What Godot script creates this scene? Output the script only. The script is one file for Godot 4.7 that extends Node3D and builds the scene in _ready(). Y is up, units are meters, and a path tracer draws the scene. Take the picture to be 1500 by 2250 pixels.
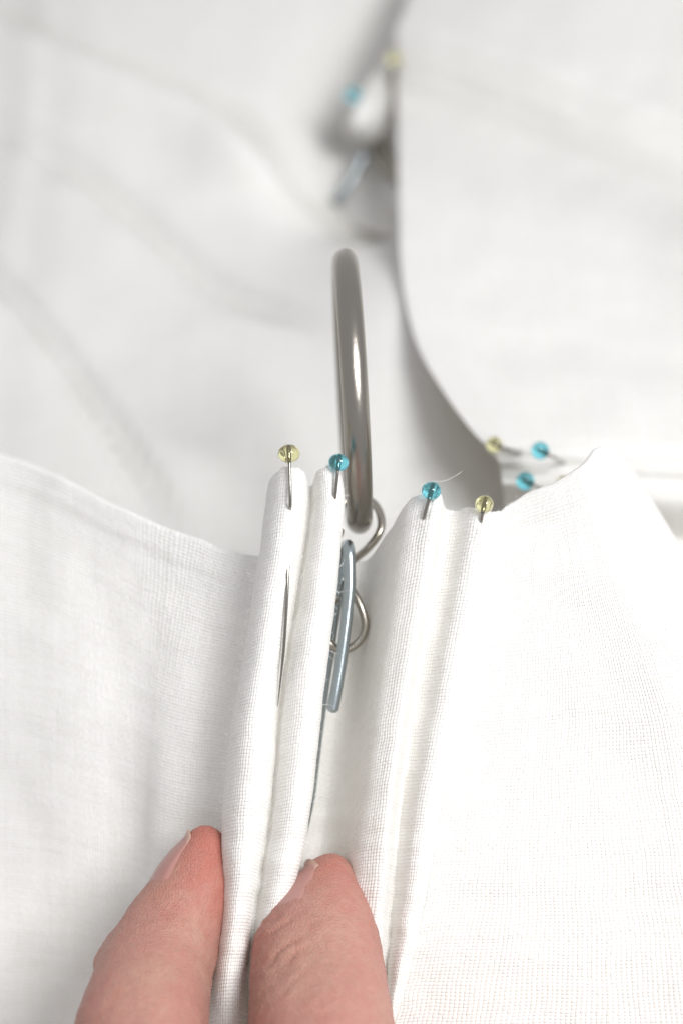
extends Node3D
# A white linen curtain heading with pinned pleats, a nickel ring, its hook and a hand.
# Authoring frame: millimetres round the focus point (x right, y along the cloth, z out of the cloth); wv() puts it into the world, where y is up.

const PITCH := 42.0
const DIST := 400.0
var FOCUS := Vector3(0, 0.058, 0)
var B := Basis(Vector3.RIGHT, deg_to_rad(-PITCH))
var rng := RandomNumberGenerator.new()
var noise := FastNoiseLite.new()
var fine := FastNoiseLite.new()
var M := {}
var used := {}

func at(px: float, py: float, d: float) -> Vector3:
	return Vector3((px - 750.0) * d / 4800.0, (1125.0 - py) * d / 4800.0, DIST - d)

func wv(q: Vector3) -> Vector3:
	return FOCUS + B * (q * 0.001)

# ---------------------------------------------------------------- naming
func numbered(called: String) -> String:
	var n: int = used.get(called, -1) + 1
	used[called] = n
	return called if n == 0 else "%s_%03d" % [called, n]

func thing(called: String, label: String, category: String, where: Vector3, group := "") -> Node3D:
	var o := Node3D.new()
	o.name = numbered(called)
	o.position = where
	tag(o, label, category, group)
	add_child(o, true)
	return o

func tag(o: Node3D, label: String, category := "", group := "") -> void:
	o.set_meta("label", label)
	if category:
		o.set_meta("category", category)
	if group:
		o.set_meta("group", group)

# ---------------------------------------------------------------- mesh building
class Shape:
	var v := PackedVector3Array()
	var n := PackedVector3Array()
	var uv := PackedVector2Array()
	var c := PackedColorArray()
	var idx := PackedInt32Array()
	func tri(a: int, b: int, d: int) -> void:
		idx.append(a); idx.append(b); idx.append(d)
	func smooth() -> void:
		n.resize(v.size())
		n.fill(Vector3.ZERO)
		for k in range(0, idx.size(), 3):
			var a := idx[k]; var b := idx[k + 1]; var d := idx[k + 2]
			var f := (v[d] - v[a]).cross(v[b] - v[a])
			n[a] += f; n[b] += f; n[d] += f
		for k in n.size():
			n[k] = n[k].normalized()

func put(s: Shape, called: String, mat: Material, parent: Node3D, origin: Vector3) -> MeshInstance3D:
	var pv := PackedVector3Array()
	var pn := PackedVector3Array()
	pv.resize(s.v.size())
	pn.resize(s.v.size())
	for k in s.v.size():
		pv[k] = wv(s.v[k]) - origin
		pn[k] = B * s.n[k]
	var a := []
	a.resize(Mesh.ARRAY_MAX)
	a[Mesh.ARRAY_VERTEX] = pv
	a[Mesh.ARRAY_NORMAL] = pn
	if s.uv.size() == s.v.size():
		a[Mesh.ARRAY_TEX_UV] = s.uv
	if s.c.size() == s.v.size():
		a[Mesh.ARRAY_COLOR] = s.c
	a[Mesh.ARRAY_INDEX] = s.idx
	var m := ArrayMesh.new()
	m.add_surface_from_arrays(Mesh.PRIMITIVE_TRIANGLES, a)
	var o := MeshInstance3D.new()
	o.name = called
	o.mesh = m
	o.material_override = mat
	parent.add_child(o, true)
	return o

func cr(a, b, c, d, t: float):
	return 0.5 * ((b * 2.0) + (c - a) * t + (a * 2.0 - b * 5.0 + c * 4.0 - d) * t * t + (b * 3.0 - a - c * 3.0 + d) * t * t * t)

func spline(p: Array, per: int, closed := false) -> Array:
	var out := []
	var n := p.size()
	for i in (n if closed else n - 1):
		var a = p[(i - 1 + n) % n] if closed else p[maxi(i - 1, 0)]
		var d = p[(i + 2) % n] if closed else p[mini(i + 2, n - 1)]
		for k in per:
			out.append(cr(a, p[i], p[(i + 1) % n], d, float(k) / per))
	if not closed:
		out.append(p[n - 1])
	return out

# a round wire along a path; r is one radius or one per point; ends are rounded by `dome`
func tube(s: Shape, p: Array, r, sides := 12, closed := false, dome := true) -> void:
	var path := []
	var rad := []
	for k in p.size():
		path.append(p[k])
		rad.append(r[k] if r is Array else r)
	if not closed and dome:
		var d0: Vector3 = (path[0] - path[1]).normalized()
		var d1: Vector3 = (path[-1] - path[-2]).normalized()
		var r0: float = rad[0]
		var r1: float = rad[-1]
		var p0: Vector3 = path[0]
		var p1: Vector3 = path[-1]
		for a in [0.4, 0.75, 0.98]:
			path.push_front(p0 + d0 * r0 * a)
			rad.push_front(r0 * sqrt(1.0 - a * a))
			path.append(p1 + d1 * r1 * a)
			rad.append(r1 * sqrt(1.0 - a * a))
	var n := path.size()
	var base := s.v.size()
	var side := Vector3.ZERO
	var run := 0.0
	for k in n:
		var t: Vector3
		if closed:
			t = (path[(k + 1) % n] - path[(k - 1 + n) % n]).normalized()
		else:
			t = (path[mini(k + 1, n - 1)] - path[maxi(k - 1, 0)]).normalized()
		if side == Vector3.ZERO:
			side = t.cross(Vector3(0.3, 0.2, 0.93)).normalized()
			if closed:
				side = (Vector3.RIGHT - t * t.dot(Vector3.RIGHT)).normalized()
		side = (side - t * t.dot(side)).normalized()
		var up := t.cross(side)
		if k > 0:
			run += path[k].distance_to(path[k - 1])
		for j in sides + 1:
			var w := TAU * j / sides
			var d := side * cos(w) + up * sin(w)
			s.v.append(path[k] + d * rad[k])
			s.n.append(d)
			s.uv.append(Vector2(float(j) / sides, run / 20.0))
			s.c.append(Color.WHITE)
	var rows := n if closed else n - 1
	for k in rows:
		for j in sides:
			var a := base + k * (sides + 1) + j
			var b := base + ((k + 1) % n) * (sides + 1) + j
			s.tri(a, b, a + 1)
			s.tri(a + 1, b, b + 1)

# a sheet over a grid of points g[row][column]; uv in millimetres / tile
func sheet(g: Array, tile: float, flip := false, u0 := 0.0, v0 := 0.0) -> Shape:
	var s := Shape.new()
	var rows := g.size()
	var cols: int = g[0].size()
	var us := PackedFloat32Array()
	us.resize(cols)
	var mid: Array = g[rows / 2]
	for j in range(1, cols):
		us[j] = us[j - 1] + mid[j].distance_to(mid[j - 1])
	var vs := PackedFloat32Array()
	vs.resize(rows)
	for i in range(1, rows):
		vs[i] = vs[i - 1] + g[i][cols / 2].distance_to(g[i - 1][cols / 2])
	for i in rows:
		for j in cols:
			s.v.append(g[i][j])
			s.uv.append(Vector2(us[j] / tile + u0, vs[i] / tile + v0))
	for i in rows - 1:
		for j in cols - 1:
			var a := i * cols + j
			if flip:
				s.tri(a, a + cols, a + 1); s.tri(a + 1, a + cols, a + cols + 1)
			else:
				s.tri(a, a + 1, a + cols); s.tri(a + 1, a + cols + 1, a + cols)
	s.smooth()
	return s

# a coarse grid of control points made smooth both ways
func loft(ctrl: Array, per_row: int, per_col: int) -> Array:
	var wide := []
	for r in ctrl:
		wide.append(spline(r, per_col))
	var out := []
	for i in wide.size() - 1:
		var a: Array = wide[maxi(i - 1, 0)]
		var b: Array = wide[i]
		var c: Array = wide[i + 1]
		var d: Array = wide[mini(i + 2, wide.size() - 1)]
		for k in per_row:
			var row := []
			for j in b.size():
				row.append(cr(a[j], b[j], c[j], d[j], float(k) / per_row))
			out.append(row)
	out.append(wide[-1])
	return out

func curve(points: Array, y: float) -> float:
	if y <= points[0].x:
		return lerpf(points[0].y, points[1].y, (y - points[0].x) / (points[1].x - points[0].x))
	for i in points.size() - 1:
		if y <= points[i + 1].x or i == points.size() - 2:
			var a: Vector2 = points[maxi(i - 1, 0)]
			var b: Vector2 = points[i]
			var c: Vector2 = points[i + 1]
			var d: Vector2 = points[mini(i + 2, points.size() - 1)]
			var t := (y - b.x) / (c.x - b.x)
			var m0 := (c.y - a.y) / (c.x - a.x) * (c.x - b.x)
			var m1 := (d.y - b.y) / (d.x - b.x) * (c.x - b.x)
			var t2 := t * t
			var t3 := t2 * t
			return b.y * (2 * t3 - 3 * t2 + 1) + m0 * (t3 - 2 * t2 + t) + c.y * (3 * t2 - 2 * t3) + m1 * (t3 - t2)
	return 0.0

func pairs(flat: Array) -> Array:
	var out := []
	for i in range(0, flat.size(), 2):
		out.append(Vector2(flat[i], flat[i + 1]))
	return out

# ---------------------------------------------------------------- materials
func srgb(r: float, g: float, b: float) -> Color:
	return Color(r, g, b).linear_to_srgb()

func weave_maps() -> Array:
	# plain weave: every thread has its own width, height and tone, and swells here and there
	var side := 2048
	var threads := 128
	var cell := side / threads
	var half := PackedFloat32Array()
	for i in threads * 2:
		half.append(rng.randf_range(0.46, 0.54))
	var lift := PackedFloat32Array()
	for i in threads * 2:
		lift.append(rng.randf_range(-0.05, 0.05))
	var tone := PackedFloat32Array()
	for i in threads * 2:
		tone.append(rng.randf_range(-0.010, 0.010))
	var wob := PackedFloat32Array()
	for i in 4096:
		wob.append(rng.randf_range(-1, 1))
	var prof := PackedFloat32Array()
	for i in 1025:
		prof.append(sqrt(maxf(0.0, 1.0 - pow(i / 1024.0, 2.0))))
	var wave := PackedFloat32Array()
	for k in cell:
		wave.append(cos(PI * ((k + 0.5) / cell - 0.5)))
	var data := PackedByteArray()
	data.resize(side * side)
	var at_row := 0
	for y in side:
		var j := y / cell
		var ly := y % cell
		var v := (ly + 0.5) / cell - 0.5
		var wvv := wave[ly]
		var tj := threads + j
		var avj := absf(v)
		for i in threads:
			var s := 0.46 if (i + j) % 2 == 0 else -0.46
			var knot := wob[(i * 37 + j * 101) & 4095]
			var run_i := lerpf(wob[(i * 211 + (j / 12) * 17) & 4095], wob[(i * 211 + ((j / 12 + 1) % 11) * 17) & 4095], (j % 12) / 12.0)
			var run_j := lerpf(wob[(j * 157 + (i / 12) * 23 + 900) & 4095], wob[(j * 157 + ((i / 12 + 1) % 11) * 23 + 900) & 4095], (i % 12) / 12.0)
			var hw := half[i] + 0.04 * knot + 0.06 * run_i
			var hf := half[tj] + 0.04 * wob[(i * 61 + j * 17) & 4095] + 0.07 * run_j
			var lw := lift[i] + 0.13 * knot + 0.09 * run_i
			var lf := lift[tj] + 0.10 * run_j
			var fa := avj / hf
			var pf := prof[int(fa * 1024.0)] if fa < 1.0 else 0.0
			for lx in cell:
				var au := absf((lx + 0.5) / cell - 0.5) / hw
				var a := (prof[int(au * 1024.0)] * 0.5 + lw + s * wvv + 0.36) if au < 1.0 else 0.0
				var b := (pf * 0.5 + lf - s * wave[lx] + 0.36) if fa < 1.0 else 0.0
				var h := maxf(maxf(a, b), 0.34) * 0.70
				data[at_row + i * cell + lx] = clampi(int(h * 255.0), 0, 255)
		at_row += side
	var height := Image.create_from_data(side, side, false, Image.FORMAT_L8, data)
	# thread tone: a faint warm or cool cast of single yarns
	var cside := 512
	var cc := cside / threads
	var cd := PackedByteArray()
	cd.resize(cside * cside * 3)
	var q := 0
	for y in cside:
		var j := y / cc
		for x in cside:
			var i := x / cc
			var t := tone[i] if (i + j) % 2 == 0 else tone[threads + j]
			t += 0.006 * wob[(i * 53 + j * 29) & 4095]
			var l := 0.985 + t
			cd[q] = int(255 * clampf(l, 0, 1)); cd[q + 1] = int(255 * clampf(l - 0.002, 0, 1)); cd[q + 2] = int(255 * clampf(l - 0.004 + t * 0.4, 0, 1))
			q += 3
	var color := Image.create_from_data(cside, cside, false, Image.FORMAT_RGB8, cd)
	return [ImageTexture.create_from_image(height), ImageTexture.create_from_image(color)]

func noise_map(size: int, freq: float, kind: int, octaves: int, sd: int) -> NoiseTexture2D:
	var f := FastNoiseLite.new()
	f.noise_type = kind
	f.frequency = freq
	f.fractal_octaves = octaves
	f.seed = sd
	var t := NoiseTexture2D.new()
	t.width = size
	t.height = size
	t.seamless = true
	t.noise = f
	return t

func skin_map() -> ImageTexture:
	# pores and the net of fine lines, with the faint arcs of the finger ridges
	var size := 512
	var cells := FastNoiseLite.new()
	cells.noise_type = FastNoiseLite.TYPE_CELLULAR
	cells.cellular_return_type = FastNoiseLite.RETURN_DISTANCE2_SUB
	cells.frequency = 0.055
	cells.seed = 4
	var net := cells.get_seamless_image(size, size)
	var warp := FastNoiseLite.new()
	warp.frequency = 0.006
	warp.fractal_octaves = 3
	warp.seed = 9
	var wim := warp.get_seamless_image(size, size)
	var nd := net.get_data()
	var wd := wim.get_data()
	var out := PackedByteArray()
	out.resize(size * size)
	for y in size:
		for x in size:
			var q := y * size + x
			var ridge := 0.5 + 0.5 * sin(TAU * (26.0 * y / size + wd[q] / 255.0 * 5.0))
			out[q] = int(clampf(0.55 * minf(nd[q] / 150.0, 1.0) + 0.22 * ridge + 0.23 * wd[q] / 255.0, 0.0, 1.0) * 255.0)
	return ImageTexture.create_from_image(Image.create_from_data(size, size, false, Image.FORMAT_L8, out))

func make_materials() -> void:
	var weave := weave_maps()
	var linen := StandardMaterial3D.new()
	linen.albedo_color = Color(0.966, 0.961, 0.946)
	linen.albedo_texture = weave[1]
	linen.roughness = 0.95
	linen.metallic_specular = 0.2
	linen.heightmap_enabled = true
	linen.heightmap_texture = weave[0]
	linen.heightmap_scale = 0.031
	linen.backlight_enabled = true
	linen.backlight = Color(0.38, 0.352, 0.275)
	linen.rim_enabled = true
	linen.rim = 0.15
	M.linen = linen
	var fibre := StandardMaterial3D.new()
	fibre.albedo_color = Color(0.97, 0.965, 0.95)
	fibre.roughness = 0.6
	M.fibre = fibre
	var nickel := StandardMaterial3D.new()
	nickel.albedo_color = srgb(0.33, 0.305, 0.27)
	nickel.metallic = 1.0
	nickel.roughness = 0.22
	nickel.heightmap_enabled = true
	nickel.heightmap_texture = noise_map(512, 0.11, FastNoiseLite.TYPE_SIMPLEX, 3, 5)
	nickel.heightmap_scale = 0.0022
	nickel.uv1_triplanar = true
	nickel.uv1_scale = Vector3(120, 120, 120)
	M.nickel = nickel
	var wire := StandardMaterial3D.new()
	wire.albedo_color = srgb(0.44, 0.405, 0.35)
	wire.metallic = 1.0
	wire.roughness = 0.24
	M.wire = wire
	var zinc := StandardMaterial3D.new()
	zinc.albedo_color = srgb(0.42, 0.475, 0.50)
	zinc.metallic = 1.0
	zinc.roughness = 0.22
	zinc.heightmap_enabled = true
	zinc.heightmap_texture = noise_map(512, 0.05, FastNoiseLite.TYPE_SIMPLEX, 4, 8)
	zinc.heightmap_scale = 0.0012
	zinc.uv1_triplanar = true
	zinc.uv1_scale = Vector3(90, 90, 90)
	M.zinc = zinc
	var steel := StandardMaterial3D.new()
	steel.albedo_color = srgb(0.28, 0.265, 0.24)
	steel.metallic = 1.0
	steel.roughness = 0.2
	M.steel = steel
	for k in [["blue_glass", Color(0.54, 0.93, 1.0, 0.0)], ["yellow_glass", Color(0.99, 0.975, 0.76, 0.0)]]:
		var g := StandardMaterial3D.new()
		g.transparency = BaseMaterial3D.TRANSPARENCY_ALPHA
		g.albedo_color = k[1]
		g.roughness = 0.03
		g.refraction_enabled = true
		g.refraction_scale = 0.05
		M[k[0]] = g
	var skin := StandardMaterial3D.new()
	skin.vertex_color_use_as_albedo = true
	skin.roughness = 0.5
	skin.metallic_specular = 0.4
	skin.subsurf_scatter_enabled = true
	skin.subsurf_scatter_strength = 0.12
	skin.heightmap_enabled = true
	skin.heightmap_texture = skin_map()
	skin.heightmap_scale = 0.03
	skin.uv1_triplanar = true
	skin.uv1_scale = Vector3(62, 62, 62)
	M.skin = skin
	var nail := StandardMaterial3D.new()
	nail.vertex_color_use_as_albedo = true
	nail.roughness = 0.3
	nail.metallic_specular = 0.5
	M.nail = nail
	var board := StandardMaterial3D.new()
	board.albedo_color = Color(0.86, 0.85, 0.82)
	board.roughness = 0.6
	M.board = board

# ---------------------------------------------------------------- front curtain
var C := []          # the silhouettes of the folds: left and right of each, as (position along, across)
var columns := []    # [top, curve a, curve b, share, offset, depth at the top, middle, bottom]
var grid := []
var col_per := 9
const BASE_ROWS := 112

func make_columns() -> void:
	C = [
		pairs([1032, 594, 1100, 584, 1200, 572, 1300, 556, 1400, 541, 1500, 524, 1600, 507, 1700, 496, 1800, 489, 1900, 486, 2000, 483, 2100, 469, 2250, 449, 2450, 430]),
		pairs([1032, 676, 1100, 677, 1200, 665, 1300, 648, 1400, 632, 1500, 616, 1600, 606, 1700, 599, 1800, 588, 1900, 573, 2000, 558, 2100, 548, 2250, 543, 2450, 535]),
		pairs([1032, 750, 1100, 757, 1200, 749, 1300, 739, 1400, 727, 1500, 714, 1600, 703, 1700, 692, 1800, 679, 1900, 660, 2000, 634, 2100, 612, 2250, 600, 2450, 595]),
		pairs([1050, 974, 1100, 972, 1200, 957, 1300, 940, 1400, 921, 1500, 904, 1600, 889, 1700, 875, 1800, 862, 1900, 853, 2000, 845, 2100, 838, 2250, 830, 2450, 820]),
		pairs([1050, 1085, 1100, 1082, 1200, 1064, 1300, 1045, 1400, 1024, 1500, 1007, 1600, 986, 1700, 962, 1800, 942, 1900, 926, 2000, 910, 2100, 890, 2250, 855, 2450, 815]),
		pairs([0, 0, 3000, 0]),
		pairs([985, 1315, 1030, 1345, 1120, 1400, 1200, 1452, 1260, 1498, 1400, 1590, 1600, 1700, 2250, 1950, 2450, 2010]),
	]
	columns = [
		[920, 5, 5, 0, -320, 462, 456, 444],
		[1005, 5, 5, 0, 0, 449, 440, 441],
		[1062, 5, 5, 0, 150, 440, 432, 439],
		[1136, 5, 5, 0, 290, 431, 427, 437],
		[1192, 0, 0, 0, -135, 421.5, 420.5, 430],
		[1220, 0, 0, 0, -45, 416, 416.5, 423],
		[1226, 0, 0, 0, 14, 412.5, 412.5, 416],
		[1130, 0, 0, 0, 8, 410, 410, 410],
		[1062, 0, 0, 0, 0, 405.5, 405.5, 405.5],
		[1037, 0, 1, 0.22, 0, 400.8, 400.8, 400.8],
		[1031, 0, 1, 0.5, 0, 399, 399, 399],
		[1036, 0, 1, 0.8, 0, 400.2, 400.2, 400.2],
		[1050, 0, 1, 1, -3, 403, 403, 403],
		[1070, 0, 1, 1, 0, 404.2, 404.2, 404.2],
		[1076, 1, 1, 0, 4.5, 404.9, 404.9, 404.9],
		[1070, 1, 1, 0, 9, 404.1, 404.0, 404],
		[1050, 1, 1, 0, 14, 402.8, 402.8, 402.8],
		[1037, 1, 2, 0.34, 2, 400.5, 400.6, 400.4],
		[1031, 1, 2, 0.62, 0, 399.6, 399.6, 399.6],
		[1036, 1, 2, 0.9, 0, 401.2, 401.2, 401.4],
		[1052, 1, 2, 1, 0, 405, 405, 405],
		[1115, 2, 2, 0, -5, 410, 410, 409.5],
		[1195, 2, 2, 0, -4, 415.5, 415.5, 414],
		[1240, 2, 2, 0, 22, 420, 420, 418],
		[1236, 2, 3, 0.28, 0, 419, 419, 418],
		[1178, 2, 3, 0.46, 0, 413, 413, 413.5],
		[1110, 2, 3, 0.63, 0, 404.8, 404.8, 407.4],
		[1090, 2, 3, 0.80, 0, 401.5, 401.5, 404.2],
		[1086, 2, 3, 0.93, 0, 400.4, 400.4, 403.2],
		[1096, 3, 3, 0, -2, 402, 402, 404.6],
		[1114, 3, 3, 0, 4, 403.9, 403.9, 406],
		[1124, 3, 3, 0, 13, 406.6, 406.5, 408],
		[1125, 3, 4, 0.36, 0, 405.4, 405.2, 407],
		[1120, 3, 4, 0.62, 0, 401.9, 401.9, 404.4],
		[1120, 3, 4, 0.88, 0, 400.9, 400.9, 403.4],
		[1127, 4, 4, 0, -2, 402.2, 402.2, 404.4],
		[1133, 4, 4, 0, 6, 404, 403.8, 405.2],
		[1130, 4, 4, 0, 20, 405.4, 405.2, 405.6],
		[1102, 4, 4, 0, 52, 406, 405.8, 404.4],
		[1062, 4, 6, 0.42, 24, 405, 401.5, 395],
		[1028, 4, 6, 0.72, 10, 405, 396.5, 387],
		[986, 6, 6, 0, 4, 408.5, 395, 383],
		[1000, 6, 6, 0, 36, 420, 406, 394],
		[1060, 6, 6, 0, 44, 438, 424, 412],
		[1120, 6, 6, 0, 20, 462, 455, 440],
	]

func cloth_point(k: int, y: float) -> Vector3:
	var c: Array = columns[k]
	var px: float = lerpf(curve(C[c[1]], y), curve(C[c[2]], y), c[3]) + c[4]
	var d: float
	if y < 1600.0:
		d = lerpf(c[5], c[6], smoothstep(1000.0, 1600.0, y))
	else:
		d = lerpf(c[6], c[7], smoothstep(1600.0, 2300.0, y))
	return at(px, y, d)

func front_grid() -> void:
	# rows: the turned-over hem (back layer, rounded top), then the face of the cloth
	var face := []
	for i in BASE_ROWS + 1:
		var ctrl := []
		var t := pow(float(i) / BASE_ROWS, 1.12)
		for k in columns.size():
			ctrl.append(cloth_point(k, lerpf(columns[k][0], 2430.0, t)))
		face.append(spline(ctrl, col_per))
	var nc: int = face[0].size()
	var entries := [at(638, 1104, 399), at(737, 1084, 399.6), at(932, 1136, 401), at(1056, 1147, 401.6), at(632, 1264, 400)]
	# small unevenness: yarn slack and the hand's pull
	for i in face.size():
		for j in nc:
			var p: Vector3 = face[i][j]
			p.z += 0.38 * noise.get_noise_2d(p.x * 1.5, p.y * 1.2) + 0.10 * fine.get_noise_2d(p.x * 9.0, p.y * 7.0)
			p.x += 0.12 * noise.get_noise_2d(p.y * 3.0 + 90.0, p.x * 1.0)
			# each pin pulls the cloth in where it enters and rucks it up just below
			for e in entries:
				var away: Vector3 = p - e
				if absf(away.x) < 2.5 and absf(away.y) < 3.5 and absf(away.z) < 3.0:
					p.z -= 0.45 * bell(Vector2(away.x, away.y).length(), 0.7)
					p.z += 0.30 * bell(Vector2(away.x, away.y + 1.1).length(), 0.8)
			# the turned-in hem stands a little proud along the plain stretches
			var hem: float = face[0][j].y - p.y
			if j < 5 * col_per or j > 37 * col_per:
				p.z += 0.28 * smoothstep(5.4, 4.7, hem)
			# puckers where the fingers squeeze the folds
			if j > 6 * col_per and j < 38 * col_per:
				p.z += 0.4 * noise.get_noise_2d(p.x * 1.2 + 500.0, p.y * 4.2) * smoothstep(-42.0, -66.0, p.y)
				p.x += 0.18 * noise.get_noise_2d(p.x * 1.0 + 700.0, p.y * 3.4) * smoothstep(-42.0, -66.0, p.y)
			if i < 6:
				p.y += 0.45 * noise.get_noise_2d(j * 2.1, 40.0) * (1.0 - i / 6.0)
			face[i][j] = p
	var nor := []
	for j in nc:
		var du: Vector3 = face[0][mini(j + 1, nc - 1)] - face[0][maxi(j - 1, 0)]
		var dv: Vector3 = face[2][j] - face[0][j]
		nor.append(du.cross(-dv).normalized())
	for pass_ in 3:
		var sm := []
		for j in nc:
			sm.append((nor[maxi(j - 1, 0)] + nor[j] * 2.0 + nor[mini(j + 1, nc - 1)]).normalized())
		nor = sm
	var thick := 1.25
	grid = []
	for b in 8:
		var row := []
		for j in nc:
			var down: Vector3 = (face[3][j] - face[0][j]).normalized()
			row.append(face[0][j] + down * (10.0 * (1.0 - b / 8.0)) - nor[j] * thick)
		grid.append(row)
	for b in 7:
		var w := PI * b / 7.0
		var row := []
		for j in nc:
			var up: Vector3 = (face[0][j] - face[3][j]).normalized()
			row.append(face[0][j] - nor[j] * (thick * 0.5 * (1.0 + cos(w))) + up * (thick * 0.5 * sin(w)))
		grid.append(row)
	for r in face:
		grid.append(r)

func build_curtain() -> Node3D:
	make_columns()
	front_grid()
	var origin := wv(at(760, 2250, 410))
	var cur := thing("linen_curtain", "white linen curtain whose pinned finger pleats stand up in two pairs", "curtain", origin)
	var whole := sheet(grid, 80.0, false)
	var nc: int = grid[0].size()
	for part in [["left_panel", 0, 6], ["pleat", 6, 14], ["pleat", 14, 22], ["centre_panel", 22, 25], ["pleat", 25, 31], ["pleat", 31, 37], ["right_panel", 37, columns.size() - 1]]:
		var s := Shape.new()
		var j0: int = part[1] * col_per
		var j1: int = part[2] * col_per
		var w := j1 - j0 + 1
		for i in grid.size():
			for j in range(j0, j1 + 1):
				s.v.append(whole.v[i * nc + j])
				s.n.append(whole.n[i * nc + j])
				s.uv.append(whole.uv[i * nc + j] + Vector2(noise.get_noise_2d(whole.v[i * nc + j].x * 1.3, whole.v[i * nc + j].y * 1.3 + 900.0), noise.get_noise_2d(whole.v[i * nc + j].x * 1.3 + 400.0, whole.v[i * nc + j].y * 1.3)) * 0.0045)
		for i in grid.size() - 1:
			for j in w - 1:
				var a := i * w + j
				s.tri(a, a + 1, a + w); s.tri(a + 1, a + w + 1, a + w)
		put(s, part[0], M.linen, cur, origin)
	rear(cur, origin)
	fibres(cur, origin)
	return cur

func rear(cur: Node3D, origin: Vector3) -> void:
	# the next width of the same curtain, folded back behind: top face, ridge, front face, and its own pleats at the hem edge
	var rows := [
		[[960, -160, 650], [1150, -150, 636], [1400, -130, 618], [1700, -100, 600], [2000, -60, 590]],
		[[908, 15, 607], [1130, 62, 589], [1400, 150, 565], [1700, 250, 544], [2000, 340, 530]],
		[[888, 62, 597], [1120, 118, 577.5], [1400, 224, 553.5], [1700, 330, 535], [2000, 430, 516]],
		[[886, 112, 593.5], [1120, 196, 573.5], [1400, 304, 549.5], [1700, 412, 531], [2000, 520, 512]],
		[[886, 156, 593.4], [1120, 240, 573], [1400, 346, 548.6], [1700, 450, 531.4], [2000, 556, 518]],
		[[888, 240, 588], [1130, 320, 567], [1400, 410, 545], [1700, 495, 528], [2000, 595, 515]],
		[[893, 400, 551], [1150, 460, 537], [1400, 520, 525], [1700, 580, 513], [2000, 660, 503]],
		[[901, 600, 514], [1170, 640, 508], [1400, 670, 503], [1700, 710, 498], [2000, 760, 494]],
		[[932, 752, 491], [1190, 780, 487], [1400, 800, 483], [1700, 830, 481], [2000, 860, 478]],
		[[990, 862, 474], [1210, 880, 472], [1400, 890, 470], [1700, 910, 470], [2000, 930, 469]],
		[[1052, 950, 462], [1230, 955, 463], [1420, 960, 463], [1700, 970, 464], [2000, 980, 464]],
		[[1078, 978, 458.5], [1220, 990, 461.5], [1420, 995, 462], [1700, 1000, 463], [2000, 1010, 463]],
		[[1092, 996, 462], [1230, 1006, 461], [1430, 1015, 462], [1700, 1020, 463], [2000, 1030, 463]],
		[[1104, 1012, 458], [1235, 1024, 461.5], [1430, 1035, 462], [1700, 1040, 463], [2000, 1050, 464]],
		[[1110, 1036, 462], [1240, 1044, 461], [1440, 1055, 463], [1700, 1060, 465], [2000, 1070, 465]],
		[[1112, 1060, 458], [1245, 1066, 462], [1440, 1080, 463], [1700, 1090, 467], [2000, 1100, 468]],
		[[1116, 1092, 464], [1250, 1100, 464], [1440, 1120, 466], [1700, 1130, 470], [2000, 1140, 472]],
		[[1120, 1180, 476], [1260, 1190, 478], [1440, 1200, 480], [1700, 1210, 486], [2000, 1220, 490]],
	]
	var ctrl := []
	for r in rows:
		var line := []
		for p in r:
			line.append(at(p[0], p[1], p[2]))
		# the hem edge turned in towards the back
		var e: Vector3 = line[0]
		line.push_front(e + Vector3(1.0, -0.4, -1.3))
		line.push_front(e + Vector3(9.0, -2.0, -2.6))
		ctrl.append(line)
	var g := loft(ctrl, 9, 22)
	for i in g.size():
		for j in g[i].size():
			var p: Vector3 = g[i][j]
			p.z += 0.9 * noise.get_noise_2d(p.x * 0.6 + 300.0, p.y * 1.1) + 0.15 * noise.get_noise_2d(p.x * 1.4, p.y * 1.6 + 77.0)
			g[i][j] = p
	put(sheet(g, 48.0), "rear_panel", M.linen, cur, origin)
	# the farthest pair of pleats, seen end on past the edge of the rear panel
	var far_rows := [
		[[935, 30, 640], [912, 44, 618], [880, 78, 600], [852, 112, 596], [838, 136, 606]],
		[[925, 70, 636], [884, 104, 610], [842, 142, 590], [806, 178, 588], [794, 200, 600]],
		[[905, 130, 630], [868, 165, 606], [815, 212, 584], [770, 248, 582], [758, 268, 594]],
		[[905, 190, 626], [868, 220, 604], [820, 262, 584], [780, 290, 583], [768, 304, 594]],
		[[905, 260, 618], [872, 280, 606], [832, 302, 592], [800, 318, 594], [792, 326, 604]],
	]
	var fc := []
	for r in far_rows:
		var line := []
		for p in r:
			line.append(at(p[0], p[1], p[2]))
		fc.append(line)
	put(sheet(loft(fc, 8, 8), 48.0), "far_pleat", M.linen, cur, origin)
	var low := [
		[[905, 300, 622], [868, 318, 616], [820, 334, 612], [770, 346, 612], [735, 356, 616]],
		[[905, 380, 600], [868, 392, 597], [826, 402, 596], [780, 412, 595], [730, 420, 598]],
		[[905, 470, 582], [868, 474, 580], [826, 476, 580], [780, 470, 582], [728, 460, 588]],
		[[905, 520, 574], [868, 520, 573], [826, 515, 575], [780, 500, 580], [726, 482, 590]],
	]
	fc = []
	for r in low:
		var line := []
		for p in r:
			line.append(at(p[0], p[1], p[2]))
		fc.append(line)
	put(sheet(loft(fc, 8, 8), 48.0), "far_pleat", M.linen, cur, origin)

func strand(s: Shape, p: Vector3, dir: Vector3, length: float, curl: float, r: float) -> void:
	var path := []
	var d := dir.normalized()
	var axis := Vector3(rng.randf_range(-1, 1), rng.randf_range(-1, 1), rng.randf_range(-1, 1)).normalized()
	for k in 7:
		path.append(p)
		p += d * length / 6.0
		d = d.rotated(axis, curl / 6.0)
		axis = (axis + Vector3(rng.randf_range(-1, 1), rng.randf_range(-1, 1), rng.randf_range(-1, 1)) * 0.35).normalized()
	tube(s, path, r, 4, false, false)

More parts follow.
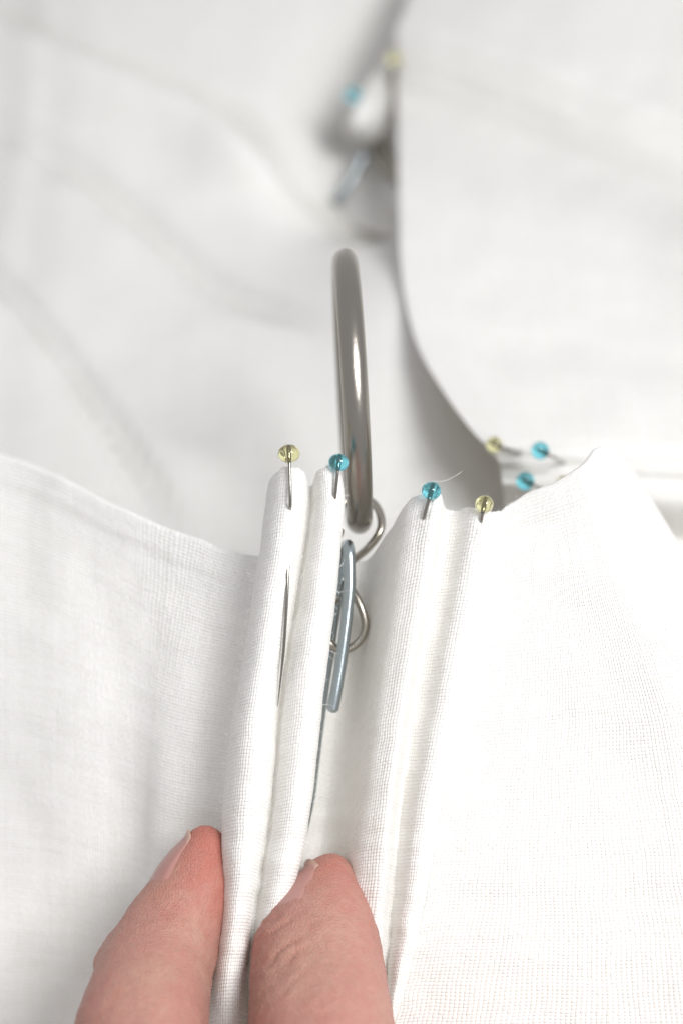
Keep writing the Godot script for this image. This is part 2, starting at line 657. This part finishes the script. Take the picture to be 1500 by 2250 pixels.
func fibres(cur: Node3D, origin: Vector3) -> void:
	var s := Shape.new()
	# along the fold edges
	for e in [[20, 1060, 1920, 42, Vector3(1, 0.2, -0.2)], [8, 1060, 1800, 80, Vector3(-1, 0.3, 0)], [29, 1100, 1900, 45, Vector3(1, 0.2, 0)], [35, 1130, 2000, 45, Vector3(1, 0.2, 0)], [12, 1080, 1600, 40, Vector3(0.6, 0.3, 0.8)]]:
		for k in e[3]:
			var y := rng.randf_range(e[1], e[2])
			var p := cloth_point(e[0], y)
			var dir: Vector3 = e[4] + Vector3(rng.randf_range(-0.6, 0.6), rng.randf_range(-1.0, 1.0), rng.randf_range(-0.5, 0.5))
			strand(s, p - dir.normalized() * 0.15, dir, rng.randf_range(0.5, 1.5) * (1.5 if rng.randf() < 0.12 else 1.0), rng.randf_range(-2.6, 2.6), rng.randf_range(0.014, 0.024))
	# along the heading
	for k in 230:
		var j := rng.randi_range(2 * col_per, 41 * col_per)
		var p: Vector3 = grid[11][j]
		var dir := Vector3(rng.randf_range(-0.9, 0.9), 1.0, rng.randf_range(-0.4, 0.5))
		strand(s, p - dir.normalized() * 0.1, dir, rng.randf_range(0.4, 1.1), rng.randf_range(-2.5, 2.5), rng.randf_range(0.012, 0.02))
	# loose ends lying on the faces of the cloth
	for k in 120:
		var c := rng.randi_range(8, 40)
		var y := rng.randf_range(columns[c][0] + 20, 2000)
		var p := cloth_point(c, y) + Vector3(0, 0, 0.25)
		strand(s, p, Vector3(rng.randf_range(-1, 1), rng.randf_range(-1, 1), 0.15), rng.randf_range(0.8, 2.6), rng.randf_range(-1.5, 1.5), 0.014)
	# the longer hairs that stand out
	tube(s, spline([at(905, 1080, 400), at(925, 1066, 399), at(950, 1058, 398.5), at(975, 1057, 398), at(995, 1048, 398), at(1014, 1036, 398)], 6), 0.03, 4, false, false)
	tube(s, spline([at(1040, 1262, 406), at(1100, 1232, 404.2), at(1180, 1198, 402.8), at(1260, 1166, 402.4), at(1330, 1130, 403.6), at(1392, 1092, 406)], 6), 0.025, 4, false, false)
	s.n.resize(s.v.size())
	var o := put(s, "loose_fibres", M.fibre, cur, origin)
	o.set_meta("kind", "stuff")
	o.set_meta("label", "fine loose fibres standing off the cut linen")

# ---------------------------------------------------------------- cloth behind
func on_table(px: float, py: float) -> Vector2:
	var eye := wv(Vector3(0, 0, DIST))
	var p := wv(at(px, py, 500.0))
	var t := eye.y / (eye.y - p.y)
	var h := eye + (p - eye) * t
	return Vector2(h.x, h.z) * 1000.0

func seg_dist(p: Vector2, line: Array) -> Vector2:
	# (signed distance: plus above/right of the line, share along)
	var best := 1e9
	var sgn := 1.0
	var along := 0.0
	for i in line.size() - 1:
		var a: Vector2 = line[i]
		var b: Vector2 = line[i + 1]
		var t := clampf((p - a).dot(b - a) / (b - a).length_squared(), 0, 1)
		var q := a + (b - a) * t
		var d := p.distance_to(q)
		if d < best:
			best = d
			sgn = signf((b - a).cross(p - a))
			along = (i + t) / (line.size() - 1)
	return Vector2(best * sgn, along)

func build_cloth() -> void:
	var creases := []
	# [points, groove depth, groove width, roll height, roll offset towards the viewer, roll width]
	for c in [
		[[-300, -60, 0, 82, 90, 136, 200, 182, 330, 232, 480, 290, 600, 366, 690, 420, 780, 470], 11.0, 4.8, 11.0, 12.5, 8.5],
		[[-300, 150, 0, 308, 150, 390, 300, 500, 400, 590, 500, 680, 640, 782, 740, 880], 6.5, 3.0, 2.2, 14.0, 12.0],
		[[-300, 300, 0, 636, 100, 752, 190, 882, 270, 1002, 340, 1112, 400, 1210], 5.5, 2.4, 1.8, 11.0, 10.0],
	]:
		var line := []
		for i in range(0, c[0].size(), 2):
			line.append(on_table(c[0][i], c[0][i + 1]))
		creases.append([spline(line, 6), c[1], c[2], c[3], c[4], c[5]])
	var hill := on_table(560, -60)
	var lift_at := on_table(950, 840)
	var valley := []
	for p in [[930, -80], [865, 60], [800, 230], [775, 380], [800, 470]]:
		valley.append(on_table(p[0], p[1]))
	var nx := 200
	var nz := 230
	var g := []
	for i in nz + 1:
		var row := []
		var z := lerpf(-520.0, 8.0, float(i) / nz)
		for j in nx + 1:
			var x := lerpf(-260.0, 300.0, float(j) / nx)
			var p := Vector2(x, z)
			var h := 0.0
			for c in creases:
				var sd := seg_dist(p, c[0])
				# a crease: a narrow groove with a soft roll on the viewer's side
				var fade := smoothstep(1.0, 0.72, sd.y)
				h -= c[1] * fade * exp(-pow(sd.x / c[2], 2.0))
				h += c[3] * fade * exp(-pow((sd.x - c[4]) / c[5], 2.0))
			var vd := seg_dist(p, valley)
			h -= 13.0 * exp(-pow(vd.x / 15.0, 2.0))
			h += 21.0 * exp(-p.distance_squared_to(lift_at) / 1800.0)
			h += 14.0 * exp(-p.distance_squared_to(hill) / 9000.0)
			h += 1.0 * noise.get_noise_2d(x * 0.35, z * 0.35) + 0.25 * noise.get_noise_2d(x * 0.7 + 50.0, z * 0.7)
			# the near end falls over the table's edge
			if z > -18.0:
				h -= pow((z + 18.0) * 0.22, 2.0)
			row.append(Vector3(x, h + 1.0, z))
		g.append(row)
	var s := sheet(g, 48.0, false)
	# this sheet is laid out in the world's own axes
	var a := []
	a.resize(Mesh.ARRAY_MAX)
	var pv := PackedVector3Array()
	for v in s.v:
		pv.append(v * 0.001)
	a[Mesh.ARRAY_VERTEX] = pv
	a[Mesh.ARRAY_NORMAL] = s.n
	a[Mesh.ARRAY_TEX_UV] = s.uv
	a[Mesh.ARRAY_INDEX] = s.idx
	var m := ArrayMesh.new()
	m.add_surface_from_arrays(Mesh.PRIMITIVE_TRIANGLES, a)
	var o := MeshInstance3D.new()
	o.name = numbered("white_cloth")
	o.mesh = m
	o.material_override = M.linen
	tag(o, "white fabric lying in soft diagonal creases behind the ring", "fabric")
	add_child(o, true)
	var board := MeshInstance3D.new()
	var bm := BoxMesh.new()
	bm.size = Vector3(1.4, 0.03, 0.9)
	board.mesh = bm
	board.name = "tabletop"
	board.position = Vector3(0, -0.022, -0.462)
	board.material_override = M.board
	board.set_meta("kind", "structure")
	board.set_meta("label", "pale tabletop underneath the white fabric")
	add_child(board, true)

# ---------------------------------------------------------------- hardware
func build_ring(called: String, label: String, centre: Vector3, e1: Vector3, e2: Vector3, eyelet: Array, bead_r := 25.4) -> Node3D:
	var origin := wv(centre)
	var t := thing(called, label, "curtain ring", origin, "curtain rings")
	var s := Shape.new()
	var path := []
	for k in 120:
		var a := TAU * k / 120.0
		path.append(centre + (e1 * cos(a) + e2 * sin(a)) * bead_r)
	tube(s, path, 2.5, 28, true)
	put(s, "hoop", M.nickel, t, origin)
	if eyelet.size():
		var w := Shape.new()
		tube(w, spline(eyelet, 8), 0.78, 14)
		put(w, "eyelet", M.wire, t, origin)
	return t

func build_hook(called: String, label: String, front: Array, back: Array, cut := true) -> Node3D:
	var origin := wv(front[-1])
	var t := thing(called, label, "curtain hook", origin, "drapery hooks")
	var s := Shape.new()
	var path := []
	for k in range(back.size() - 1, -1, -1):
		path.append(back[k])
	for p in front:
		path.append(p)
	var sp := spline(path, 8)
	var rad := []
	for k in sp.size():
		var r := 1.16
		if k < 10:
			r *= lerpf(0.15, 1.0, k / 10.0)
		rad.append(r)
	# lightly flattened wire: eight sides with soft edges
	tube(s, sp, rad, 16, false, false)
	put(s, "wire", M.zinc, t, origin)
	if cut:
		# the nipped end: a lopsided wedge
		var c := Shape.new()
		var d: Vector3 = (sp[-1] - sp[-2]).normalized()
		var side := d.cross(Vector3(0, 0, 1)).normalized()
		var up := d.cross(side)
		var ring := []
		for j in 16:
			var w := TAU * j / 16.0
			ring.append(sp[-1] + (side * cos(w) + up * sin(w)) * 1.16)
		var ridge := [sp[-1] + d * 0.55 - side * 0.75 + up * 0.2, sp[-1] + d * 0.75 + side * 0.1, sp[-1] + d * 0.45 + side * 0.8 - up * 0.2]
		for j in 16:
			var w := TAU * (j + 0.5) / 16.0
			var k := 2 if cos(w) > 0.4 else (0 if cos(w) < -0.4 else 1)
			var b := c.v.size()
			c.v.append(ring[j]); c.v.append(ring[(j + 1) % 16]); c.v.append(ridge[k])
			c.tri(b, b + 1, b + 2)
			var w2 := TAU * (j + 1.5) / 16.0
			var k2 := 2 if cos(w2) > 0.4 else (0 if cos(w2) < -0.4 else 1)
			if k2 != k:
				c.v.append(ring[(j + 1) % 16]); c.v.append(ridge[k2]); c.v.append(ridge[k])
				c.tri(b + 3, b + 4, b + 5)
		for k in range(0, c.idx.size(), 3):
			var pa: Vector3 = c.v[c.idx[k]]
			var pb: Vector3 = c.v[c.idx[k + 1]]
			var pc: Vector3 = c.v[c.idx[k + 2]]
			if (pc - pa).cross(pb - pa).dot(pa - (sp[-1] - d)) < 0.0:
				c.idx[k + 1] += 1
				c.idx[k + 2] -= 1
		c.smooth()
		put(c, "cut_end", M.zinc, t, origin)
	return t

func ellipsoid(s: Shape, centre: Vector3, axis: Vector3, rx: float, ry: float) -> void:
	var side := axis.cross(Vector3(0, 0, 1)).normalized()
	var up := axis.cross(side).normalized()
	var base := s.v.size()
	var nu := 40
	var nv := 24
	for i in nv + 1:
		var th := PI * i / nv
		for j in nu + 1:
			var ph := TAU * j / nu
			var d := side * (sin(th) * cos(ph)) + up * (sin(th) * sin(ph))
			s.v.append(centre + d * rx + axis * (cos(th) * ry))
			s.n.append((d / rx + axis * (cos(th) / ry)).normalized())
	for i in nv:
		for j in nu:
			var a := base + i * (nu + 1) + j
			s.tri(a, a + 1, a + nu + 1)
			s.tri(a + 1, a + nu + 2, a + nu + 1)

func build_pin(color: String, label: String, head: Vector3, path: Array, rx := 2.0, ry := 1.72) -> void:
	var origin := wv(path[-1])
	var t := thing("%s_headed_pin" % color, label, "pin", origin, "glass headed pins in the pleats")
	var axis: Vector3 = (head - path[0]).normalized()
	var s := Shape.new()
	ellipsoid(s, head, axis, rx, ry)
	put(s, "head", M[color + "_glass"], t, origin)
	var p := [head + axis * ry * 0.42, head - axis * ry * 0.3]
	for q in path:
		p.append(q)
	var sp := spline(p, 6)
	var rad := []
	for k in sp.size():
		var r := 0.30
		if k > sp.size() - 7:
			r = lerpf(0.30, 0.05, (k - (sp.size() - 7)) / 6.0)
		rad.append(r)
	var w := Shape.new()
	tube(w, sp, rad, 12)
	put(w, "shaft", M.steel, t, origin)

func build_pins() -> void:
	build_pin("yellow", "yellow glass headed pin in the leftmost pleat, its shaft showing twice", at(635, 997, 398.2), [at(637, 1040, 398.0), at(638, 1104, 397.9), at(637, 1125, 399.6), at(635, 1190, 401), at(632.5, 1262, 399.9), at(629, 1340, 399.6), at(622, 1440, 400.3), at(610, 1552, 402.9)], 2.02, 1.72)
	build_pin("blue", "blue glass headed pin in the second pleat, touching the front of the ring", at(744, 1016, 399.0), [at(740.5, 1045, 398.9), at(737, 1080, 399.2), at(735, 1096, 400.2), at(728, 1160, 404), at(716, 1260, 406)], 1.86, 1.6)
	build_pin("blue", "blue glass headed pin in the third pleat with a hair curling above it", at(947, 1078, 399.6), [at(940, 1103, 400.2), at(932, 1132, 400.6), at(930, 1146, 402.6), at(929, 1165, 404.5), at(925, 1200, 406.5)], 1.8, 1.7)
	build_pin("yellow", "yellow glass headed pin in the fourth pleat, beside the broad right panel", at(1063, 1108, 400), [at(1058.5, 1130, 400.2), at(1056, 1148, 401.4), at(1054, 1165, 404.5), at(1050, 1200, 407)], 1.68, 1.66)
	build_pin("yellow", "blurred yellow headed pin on the edge of the rear panel, left of two blue ones", at(1085, 977, 452), [at(1106, 984, 455), at(1126, 991, 457), at(1150, 997, 463), at(1170, 1002, 470)], 1.7, 1.7)
	build_pin("blue", "blurred blue headed pin highest of those behind the right panel's edge", at(1186, 990, 448), [at(1206, 1000, 451), at(1224, 1009, 455.5), at(1245, 1020, 463), at(1270, 1030, 470)], 1.85, 1.95)
	build_pin("blue", "blue headed pin half hidden behind the edge of the right panel", at(1153, 1057, 444), [at(1180, 1070, 448), at(1210, 1082, 452), at(1260, 1100, 462), at(1300, 1116, 470)], 1.9, 1.9)
	build_pin("yellow", "yellow headed pin of which only the top shows above the right panel", at(1239, 1063, 446), [at(1262, 1056, 450), at(1290, 1070, 454), at(1340, 1096, 464)], 1.7, 1.7)
	build_pin("blue", "blurred blue headed pin far behind, in the distant pleats", at(775, 208, 580), [at(800, 222, 584), at(826, 236, 589), at(860, 256, 600)], 2.0, 1.9)
	build_pin("yellow", "blurred yellow headed pin far behind, on the top corner of rear fold", at(867, 128, 582), [at(874, 142, 584), at(890, 170, 600), at(930, 220, 632)], 2.0, 1.9)

func build_hardware() -> void:
	# the ring stands on edge, its near rim towards the viewer; the eyelet clasps its lowest point and ends in a loop for the hook
	var e1 := Vector3(-0.056, 0.998, -0.02).normalized()
	var e2 := Vector3(0.012, 0.06, 1.0)
	e2 = (e2 - e1 * e1.dot(e2)).normalized()
	var eyelet := [at(742, 1262, 426.5), at(757, 1246, 425.5), at(782, 1226, 424.4), at(808, 1204, 423.6), at(829, 1178, 423.6), at(838, 1150, 424.5), at(830, 1118, 426.4), at(808, 1097, 428.6), at(780, 1092, 430), at(754, 1104, 430), at(741, 1130, 429), at(738, 1165, 428), at(742, 1210, 425), at(752, 1250, 420.4), at(770, 1290, 416), at(790, 1328, 414.6), at(801, 1362, 414.4), at(800, 1388, 414.4), at(786, 1412, 414.4), at(762, 1426, 414.3), at(735, 1422, 414.4), at(716, 1400, 414.4), at(708, 1368, 414.3), at(716, 1340, 414), at(736, 1317, 413.6)]
	build_ring("curtain_ring", "brushed nickel curtain ring standing on edge behind the pinned pleats", at(772.5, 861, 427.4), e1, e2, eyelet)
	var front := [at(764.5, 1203, 413.6), at(767, 1225, 412.4), at(767.5, 1290, 411.8), at(762, 1350, 411.4), at(755, 1408, 411), at(746.5, 1468, 410.6), at(738, 1520, 410.2), at(730.5, 1558, 410)]
	var back := [at(763, 1199, 416), at(757, 1210, 417.8), at(749, 1250, 417.8), at(738, 1320, 417.6), at(721, 1440, 417.4), at(698, 1600, 417.2), at(676, 1780, 416.6), at(658, 1880, 416.2)]
	build_hook("drapery_hook", "blue grey zinc wire hook hanging in the eyelet between the pleats", front, back)
	# the pair far behind
	var c := at(1030, 300, 598)
	var right := Vector3(1, 0, 0)
	var away := Vector3(0, sin(deg_to_rad(PITCH)), -cos(deg_to_rad(PITCH)))
	build_ring("curtain_ring", "far blurred curtain ring, mostly hidden by the rear fold", c, right, (away + Vector3(0, 0.05, 0.1)).normalized(), [])
	build_hook("drapery_hook", "far blurred dark zinc hook below the distant blue pin", [at(798, 338, 592), at(788, 362, 591), at(770, 396, 590), at(752, 424, 589), at(736, 446, 588)], [at(801, 334, 596), at(794, 345, 600), at(780, 370, 604), at(766, 396, 606)], false)

# ---------------------------------------------------------------- hand
var bones := []   # [a, b, ra, rb]

func chain(px: Array) -> Array:
	var pts := []
	for p in px:
		pts.append([at(p[0], p[1], p[2]), p[3] * p[2] / 4800.0])
	for i in pts.size() - 1:
		bones.append([pts[i][0], pts[i + 1][0], pts[i][1], pts[i + 1][1]])
	return pts

func field(p: Vector3, list: Array) -> float:
	var f := 1e3
	for b in list:
		var ba: Vector3 = b[1] - b[0]
		var t := clampf((p - b[0]).dot(ba) / ba.length_squared(), 0.0, 1.0)
		var d: float = p.distance_to(b[0] + ba * t) - lerpf(b[2], b[3], t)
		var h := maxf(3.2 - absf(f - d), 0.0) / 3.2
		f = minf(f, d) - h * h * 0.8
	return f

func surface_nets(cell: float) -> Shape:
	var lo := Vector3(1e9, 1e9, 1e9)
	var hi := -lo
	for b in bones:
		for k in 2:
			var r: float = b[2 + k] + 4.0
			lo = lo.min(b[k] - Vector3(r, r, r))
			hi = hi.max(b[k] + Vector3(r, r, r))
	var blk := 6
	var nb := Vector3i(((hi - lo) / (cell * blk)).ceil()) + Vector3i.ONE
	var n := nb * blk + Vector3i.ONE
	var val := PackedFloat32Array()
	val.resize(n.x * n.y * n.z)
	val.fill(50.0)
	var sx := 1
	var sy := n.x
	var sz := n.x * n.y
	var active := []
	var reach := cell * blk * 0.5 * sqrt(3.0) + 3.4
	for bz in nb.z:
		for by in nb.y:
			for bx in nb.x:
				var c := lo + (Vector3(bx, by, bz) + Vector3(0.5, 0.5, 0.5)) * cell * blk
				var near := []
				for b in bones:
					var ba: Vector3 = b[1] - b[0]
					var t := clampf((c - b[0]).dot(ba) / ba.length_squared(), 0.0, 1.0)
					if c.distance_to(b[0] + ba * t) - lerpf(b[2], b[3], t) < reach + 4.0:
						near.append(b)
				if near.is_empty():
					continue
				var f := field(c, near)
				if absf(f) > reach + 1.0:
					if f < 0.0:
						for k in range(bz * blk, bz * blk + blk + 1):
							for j in range(by * blk, by * blk + blk + 1):
								var q := bx * blk + j * sy + k * sz
								for i in blk + 1:
									if val[q + i] > 40.0:
										val[q + i] = -10.0
					continue
				active.append(Vector3i(bx, by, bz))
				for k in range(bz * blk, bz * blk + blk + 1):
					for j in range(by * blk, by * blk + blk + 1):
						var q := bx * blk + j * sy + k * sz
						for i in blk + 1:
							val[q + i] = field(lo + Vector3(bx * blk + i, j, k) * cell, near)
	var s := Shape.new()
	var index := {}
	for a in active:
		for k in range(a.z * blk, a.z * blk + blk):
			for j in range(a.y * blk, a.y * blk + blk):
				for i in range(a.x * blk, a.x * blk + blk):
					var q := i + j * sy + k * sz
					var sum := Vector3.ZERO
					var cnt := 0
					var neg := 0
					var cv := [val[q], val[q + 1], val[q + sy], val[q + sy + 1], val[q + sz], val[q + sz + 1], val[q + sz + sy], val[q + sz + sy + 1]]
					for w in 8:
						if cv[w] < 0.0:
							neg += 1
					if neg == 0 or neg == 8:
						continue
					for e in [[0, 1], [2, 3], [4, 5], [6, 7], [0, 2], [1, 3], [4, 6], [5, 7], [0, 4], [1, 5], [2, 6], [3, 7]]:
						var va: float = cv[e[0]]
						var vb: float = cv[e[1]]
						if (va < 0.0) != (vb < 0.0):
							var t := va / (va - vb)
							var pa := Vector3(e[0] & 1, (e[0] >> 1) & 1, e[0] >> 2)
							var pb := Vector3(e[1] & 1, (e[1] >> 1) & 1, e[1] >> 2)
							sum += pa.lerp(pb, t)
							cnt += 1
					index[q] = s.v.size()
					s.v.append(lo + (Vector3(i, j, k) + sum / cnt) * cell)
	for q in index:
		for ax in 3:
			var st: int = [sx, sy, sz][ax]
			var u: int = [sy, sz, sx][ax]
			var w: int = [sz, sx, sy][ax]
			var va: float = val[q]
			var vb: float = val[q + st]
			if (va < 0.0) == (vb < 0.0):
				continue
			if not (index.has(q - u) and index.has(q - w) and index.has(q - u - w)):
				continue
			var a: int = index[q]
			var b: int = index[q - u]
			var c: int = index[q - u - w]
			var d: int = index[q - w]
			if va < 0.0:
				s.tri(a, c, b); s.tri(a, d, c)
			else:
				s.tri(a, b, c); s.tri(a, c, d)
	return s

func bell(x: float, w: float) -> float:
	return exp(-(x * x) / (w * w))

func build_hand() -> void:
	# the viewer's left hand, palm this way: fingers come up from below, first and second finger closed on the left pair of pleats
	var first := chain([[452, 1858, 408, 44], [436, 1915, 407.5, 66], [418, 1968, 406.5, 84], [376, 2055, 404, 103], [345, 2125, 399, 113], [328, 2190, 393.5, 124], [312, 2265, 387, 138], [300, 2420, 374, 142], [330, 2660, 362, 150], [440, 3020, 340, 165]])
	var second := chain([[726, 1925, 409, 48], [718, 1975, 407.5, 76], [708, 2030, 405, 106], [697, 2090, 402, 131], [696, 2135, 399.5, 132], [701, 2190, 395.5, 142], [706, 2265, 389, 151], [700, 2420, 376, 150], [690, 2680, 360, 155], [680, 3020, 338, 168]])
	chain([[832, 2322, 409, 84], [838, 2400, 405, 112], [870, 2480, 398, 128], [900, 2740, 370, 140], [890, 3020, 344, 160]])
	chain([[1010, 2620, 400, 80], [1050, 2760, 384, 104], [1080, 2900, 366, 118], [1060, 3060, 350, 140]])
	# palm and the start of the wrist, thumb out to the left
	chain([[440, 3020, 340, 165], [560, 3400, 322, 250], [680, 3760, 306, 250]])
	chain([[680, 3020, 338, 168], [720, 3400, 322, 250], [760, 3760, 306, 250]])
	chain([[890, 3020, 344, 160], [880, 3400, 326, 240], [840, 3760, 306, 250]])
	chain([[1060, 3060, 350, 140], [1010, 3400, 330, 210], [900, 3760, 308, 230]])
	chain([[700, 3700, 308, 250], [760, 4200, 292, 250]])
	chain([[480, 3560, 316, 180], [260, 3260, 312, 165], [60, 2960, 318, 140], [-40, 2740, 326, 105]])
	# dorsal knuckle of the first finger
	bones.append([at(258, 2078, 404), at(236, 2118, 402), 2.2, 2.5])
	var s := surface_nets(0.65)
	s.smooth()
	# flexion creases and the bunched skin on the second finger, pressed sideways
	var crease := [
		[at(450, 2175, 394), at(330, 2098, 392), 0.55, 0.8], [at(462, 2160, 396), at(372, 2110, 390), 0.3, 0.6],
		[at(830, 2128, 398), at(600, 2150, 388), 0.40, 0.9], [at(226, 2108, 402), at(262, 2062, 399), 0.5, 0.6],
	]
	var mid := at(615, 2035, 398)
	for k in s.v.size():
		var p := s.v[k]
		if p.y < -110.0:
			continue
		var push := 0.0
		for c in crease:
			var ab: Vector3 = c[1] - c[0]
			var t := clampf((p - c[0]).dot(ab) / ab.length_squared(), 0.0, 1.0)
			var q: Vector3 = c[0] + ab * t
			var e := p - q
			e.z *= 0.25
			push -= c[2] * bell(e.length() + 0.25 * noise.get_noise_3dv(p * 6.0), c[3]) * smoothstep(0.0, 0.15, t) * smoothstep(1.0, 0.85, t)
		# skin folds: slanting ripples on the left flank of the second finger
		var m := p - mid
		var mask := bell((m.x + 0.3 * m.y) / 1.0, 5.2) * bell(m.y + 1.0, 8.5)
		var ph := m.y * 0.80 - m.x * 0.62 + 1.6 * noise.get_noise_3dv(p * 2.4)
		push += 0.36 * mask * (absf(sin(ph * 1.35)) * 1.6 - 1.0)
		push += 0.16 * noise.get_noise_3dv(p * 4.5) + 0.10 * fine.get_noise_3dv(p * 14.0)
		s.v[k] = p + s.n[k] * push
	s.smooth()
	# complexion: rosier at the pressed tips, paler on the pads
	var base := Color(0.44, 0.215, 0.175)
	var rose := Color(0.44, 0.155, 0.12)
	var pale := Color(0.50, 0.325, 0.235)
	for k in s.v.size():
		var p := s.v[k]
		var red := 0.0
		red = maxf(red, bell(p.distance_to(at(468, 1870, 404)), 9.0))
		red = maxf(red, 0.9 * bell(p.distance_to(at(486, 1960, 404)), 6.0))
		red = maxf(red, 0.55 * bell(p.distance_to(at(722, 1915, 404)), 8.0))
		red = maxf(red, 0.8 * bell(p.distance_to(at(580, 2090, 402)), 7.5))
		var n1 := noise.get_noise_3dv(p * 1.7)
		var n2 := noise.get_noise_3dv(p * 5.5 + Vector3(40, 0, 0))
		red = clampf(red + 0.30 * n1 + 0.26 * n2, 0.0, 1.0)
		var pl := clampf(0.18 + 0.5 * noise.get_noise_3dv(p * 1.1 + Vector3(0, 70, 0)) + 0.3 * fine.get_noise_3dv(p * 6.0), 0.0, 1.0)
		s.c.append(base.lerp(pale, pl * 0.8).lerp(rose, red))
	var origin := wv(at(700, 3500, 320))
	var hand := thing("person", "left hand from below with two fingers closed round the left pleats", "hand", origin)
	put(s, "skin", M.skin, hand, origin)
	nail(hand, origin, first, Vector3(-0.86, 0.36, 0.02), 2.2)
	nail(hand, origin, second, Vector3(-0.80, 0.42, 0.16), 2.2)

func nail(hand: Node3D, origin: Vector3, pts: Array, dorsal: Vector3, reach: float) -> void:
	# lies along the end bone: base towards the knuckle, free edge just past the fingertip
	var s := Shape.new()
	var tip: Vector3 = pts[0][0]
	var axis: Vector3 = (tip - pts[2][0]).normalized()
	var n := (dorsal - axis * axis.dot(dorsal)).normalized()
	var b := axis.cross(n).normalized()
	var long := 12.5
	var nr := 40
	var ncol := 32
	for layer in 2:
		for i in nr + 1:
			var u := float(i) / nr
			for j in ncol + 1:
				var w := (float(j) / ncol) * 2.0 - 1.0
				# rounded root and free edge
				var along := lerpf(-long + 2.0 + 2.0 * w * w, 1.9 - 2.0 * w * w, u)
				var p := tip + axis * along
				# out from the bone to the skin, then a little proud of it, its sides and root tucked in
				var ang := w * lerpf(0.98, 0.86, u)
				var dirn := (n * cos(ang) + b * sin(ang)).normalized()
				var r0 := 0.5
				var r1 := 14.0
				var pin := p
				if along > 0.6:
					pin = tip + axis * 0.6
				for it in 18:
					var rm := (r0 + r1) * 0.5
					if field(pin + dirn * rm, bones) < 0.0:
						r0 = rm
					else:
						r1 = rm
				var tuck := 0.2 - 0.6 * smoothstep(0.78, 1.0, absf(w)) - 0.8 * smoothstep(0.16, 0.0, u)
				var q := p + dirn * (r0 + tuck)
				q -= n * 0.05 * pow(maxf(along, 0.0), 2.0)
				if layer == 1:
					q -= (n * cos(ang) + b * sin(ang)) * 0.45
				s.v.append(q)
				var col := Color(0.41, 0.205, 0.18)
				if u > 0.92 - 0.04 * w * w:
					col = Color(0.47, 0.30, 0.24)
				elif u < 0.2 - 0.14 * w * w:
					col = Color(0.42, 0.23, 0.195)
				s.c.append(col)
	var per := (nr + 1) * (ncol + 1)
	for i in nr:
		for j in ncol:
			var a := i * (ncol + 1) + j
			s.tri(a, a + 1, a + ncol + 1); s.tri(a + 1, a + ncol + 2, a + ncol + 1)
			s.tri(per + a, per + a + ncol + 1, per + a + 1); s.tri(per + a + 1, per + a + ncol + 1, per + a + ncol + 2)
	for j in ncol:
		var a := nr * (ncol + 1) + j
		s.tri(a, a + 1, per + a); s.tri(a + 1, per + a + 1, per + a)
	s.smooth()
	if s.n[(nr / 2) * (ncol + 1) + ncol / 2].dot(n) < 0.0:
		for k in range(0, s.idx.size(), 3):
			var keep := s.idx[k]
			s.idx[k] = s.idx[k + 1]
			s.idx[k + 1] = keep
		s.smooth()
	put(s, "fingernail", M.nail, hand, origin)

# ---------------------------------------------------------------- scene
func _ready() -> void:
	var cam := Camera3D.new()
	cam.name = "camera"
	cam.transform = Transform3D(B, wv(Vector3(0, 0, DIST)))
	var lens := CameraAttributesPhysical.new()
	lens.frustum_focal_length = 51.2
	lens.frustum_focus_distance = 0.401
	lens.frustum_near = 0.05
	lens.frustum_far = 10.0
	lens.exposure_aperture = 4.8
	cam.attributes = lens
	cam.fov = rad_to_deg(2.0 * atan(1125.0 / 4800.0))
	cam.near = 0.05
	cam.far = 10.0
	add_child(cam)
	cam.current = true
	var env := Environment.new()
	env.background_mode = Environment.BG_COLOR
	env.background_color = srgb(0.62, 0.62, 0.64)
	env.tonemap_mode = Environment.TONE_MAPPER_LINEAR
	env.tonemap_exposure = 0.955
	env.sdfgi_enabled = true
	env.ssao_enabled = true
	env.ssil_enabled = true
	var we := WorldEnvironment.new()
	we.environment = env
	add_child(we)
	# the window that lights the table: to the right of and above the viewer
	var win := AreaLight3D.new()
	win.name = "window_light"
	win.area_size = Vector2(0.30, 0.32)
	win.area_normalize_energy = true
	win.light_energy = 0.80
	win.light_color = Color(0.99, 0.995, 1.0)
	win.shadow_enabled = true
	win.area_range = 6.0
	var from := wv(Vector3(370, 240, 670))
	win.look_at_from_position(from, wv(Vector3(0, 0, 0)), Vector3.UP)
	add_child(win)

	rng.seed = 7
	noise.seed = 3
	noise.frequency = 0.05
	noise.fractal_octaves = 2
	fine.seed = 11
	fine.frequency = 0.08
	fine.fractal_octaves = 3
	make_materials()
	build_cloth()
	build_curtain()
	build_hardware()
	build_hand()
	build_pins()
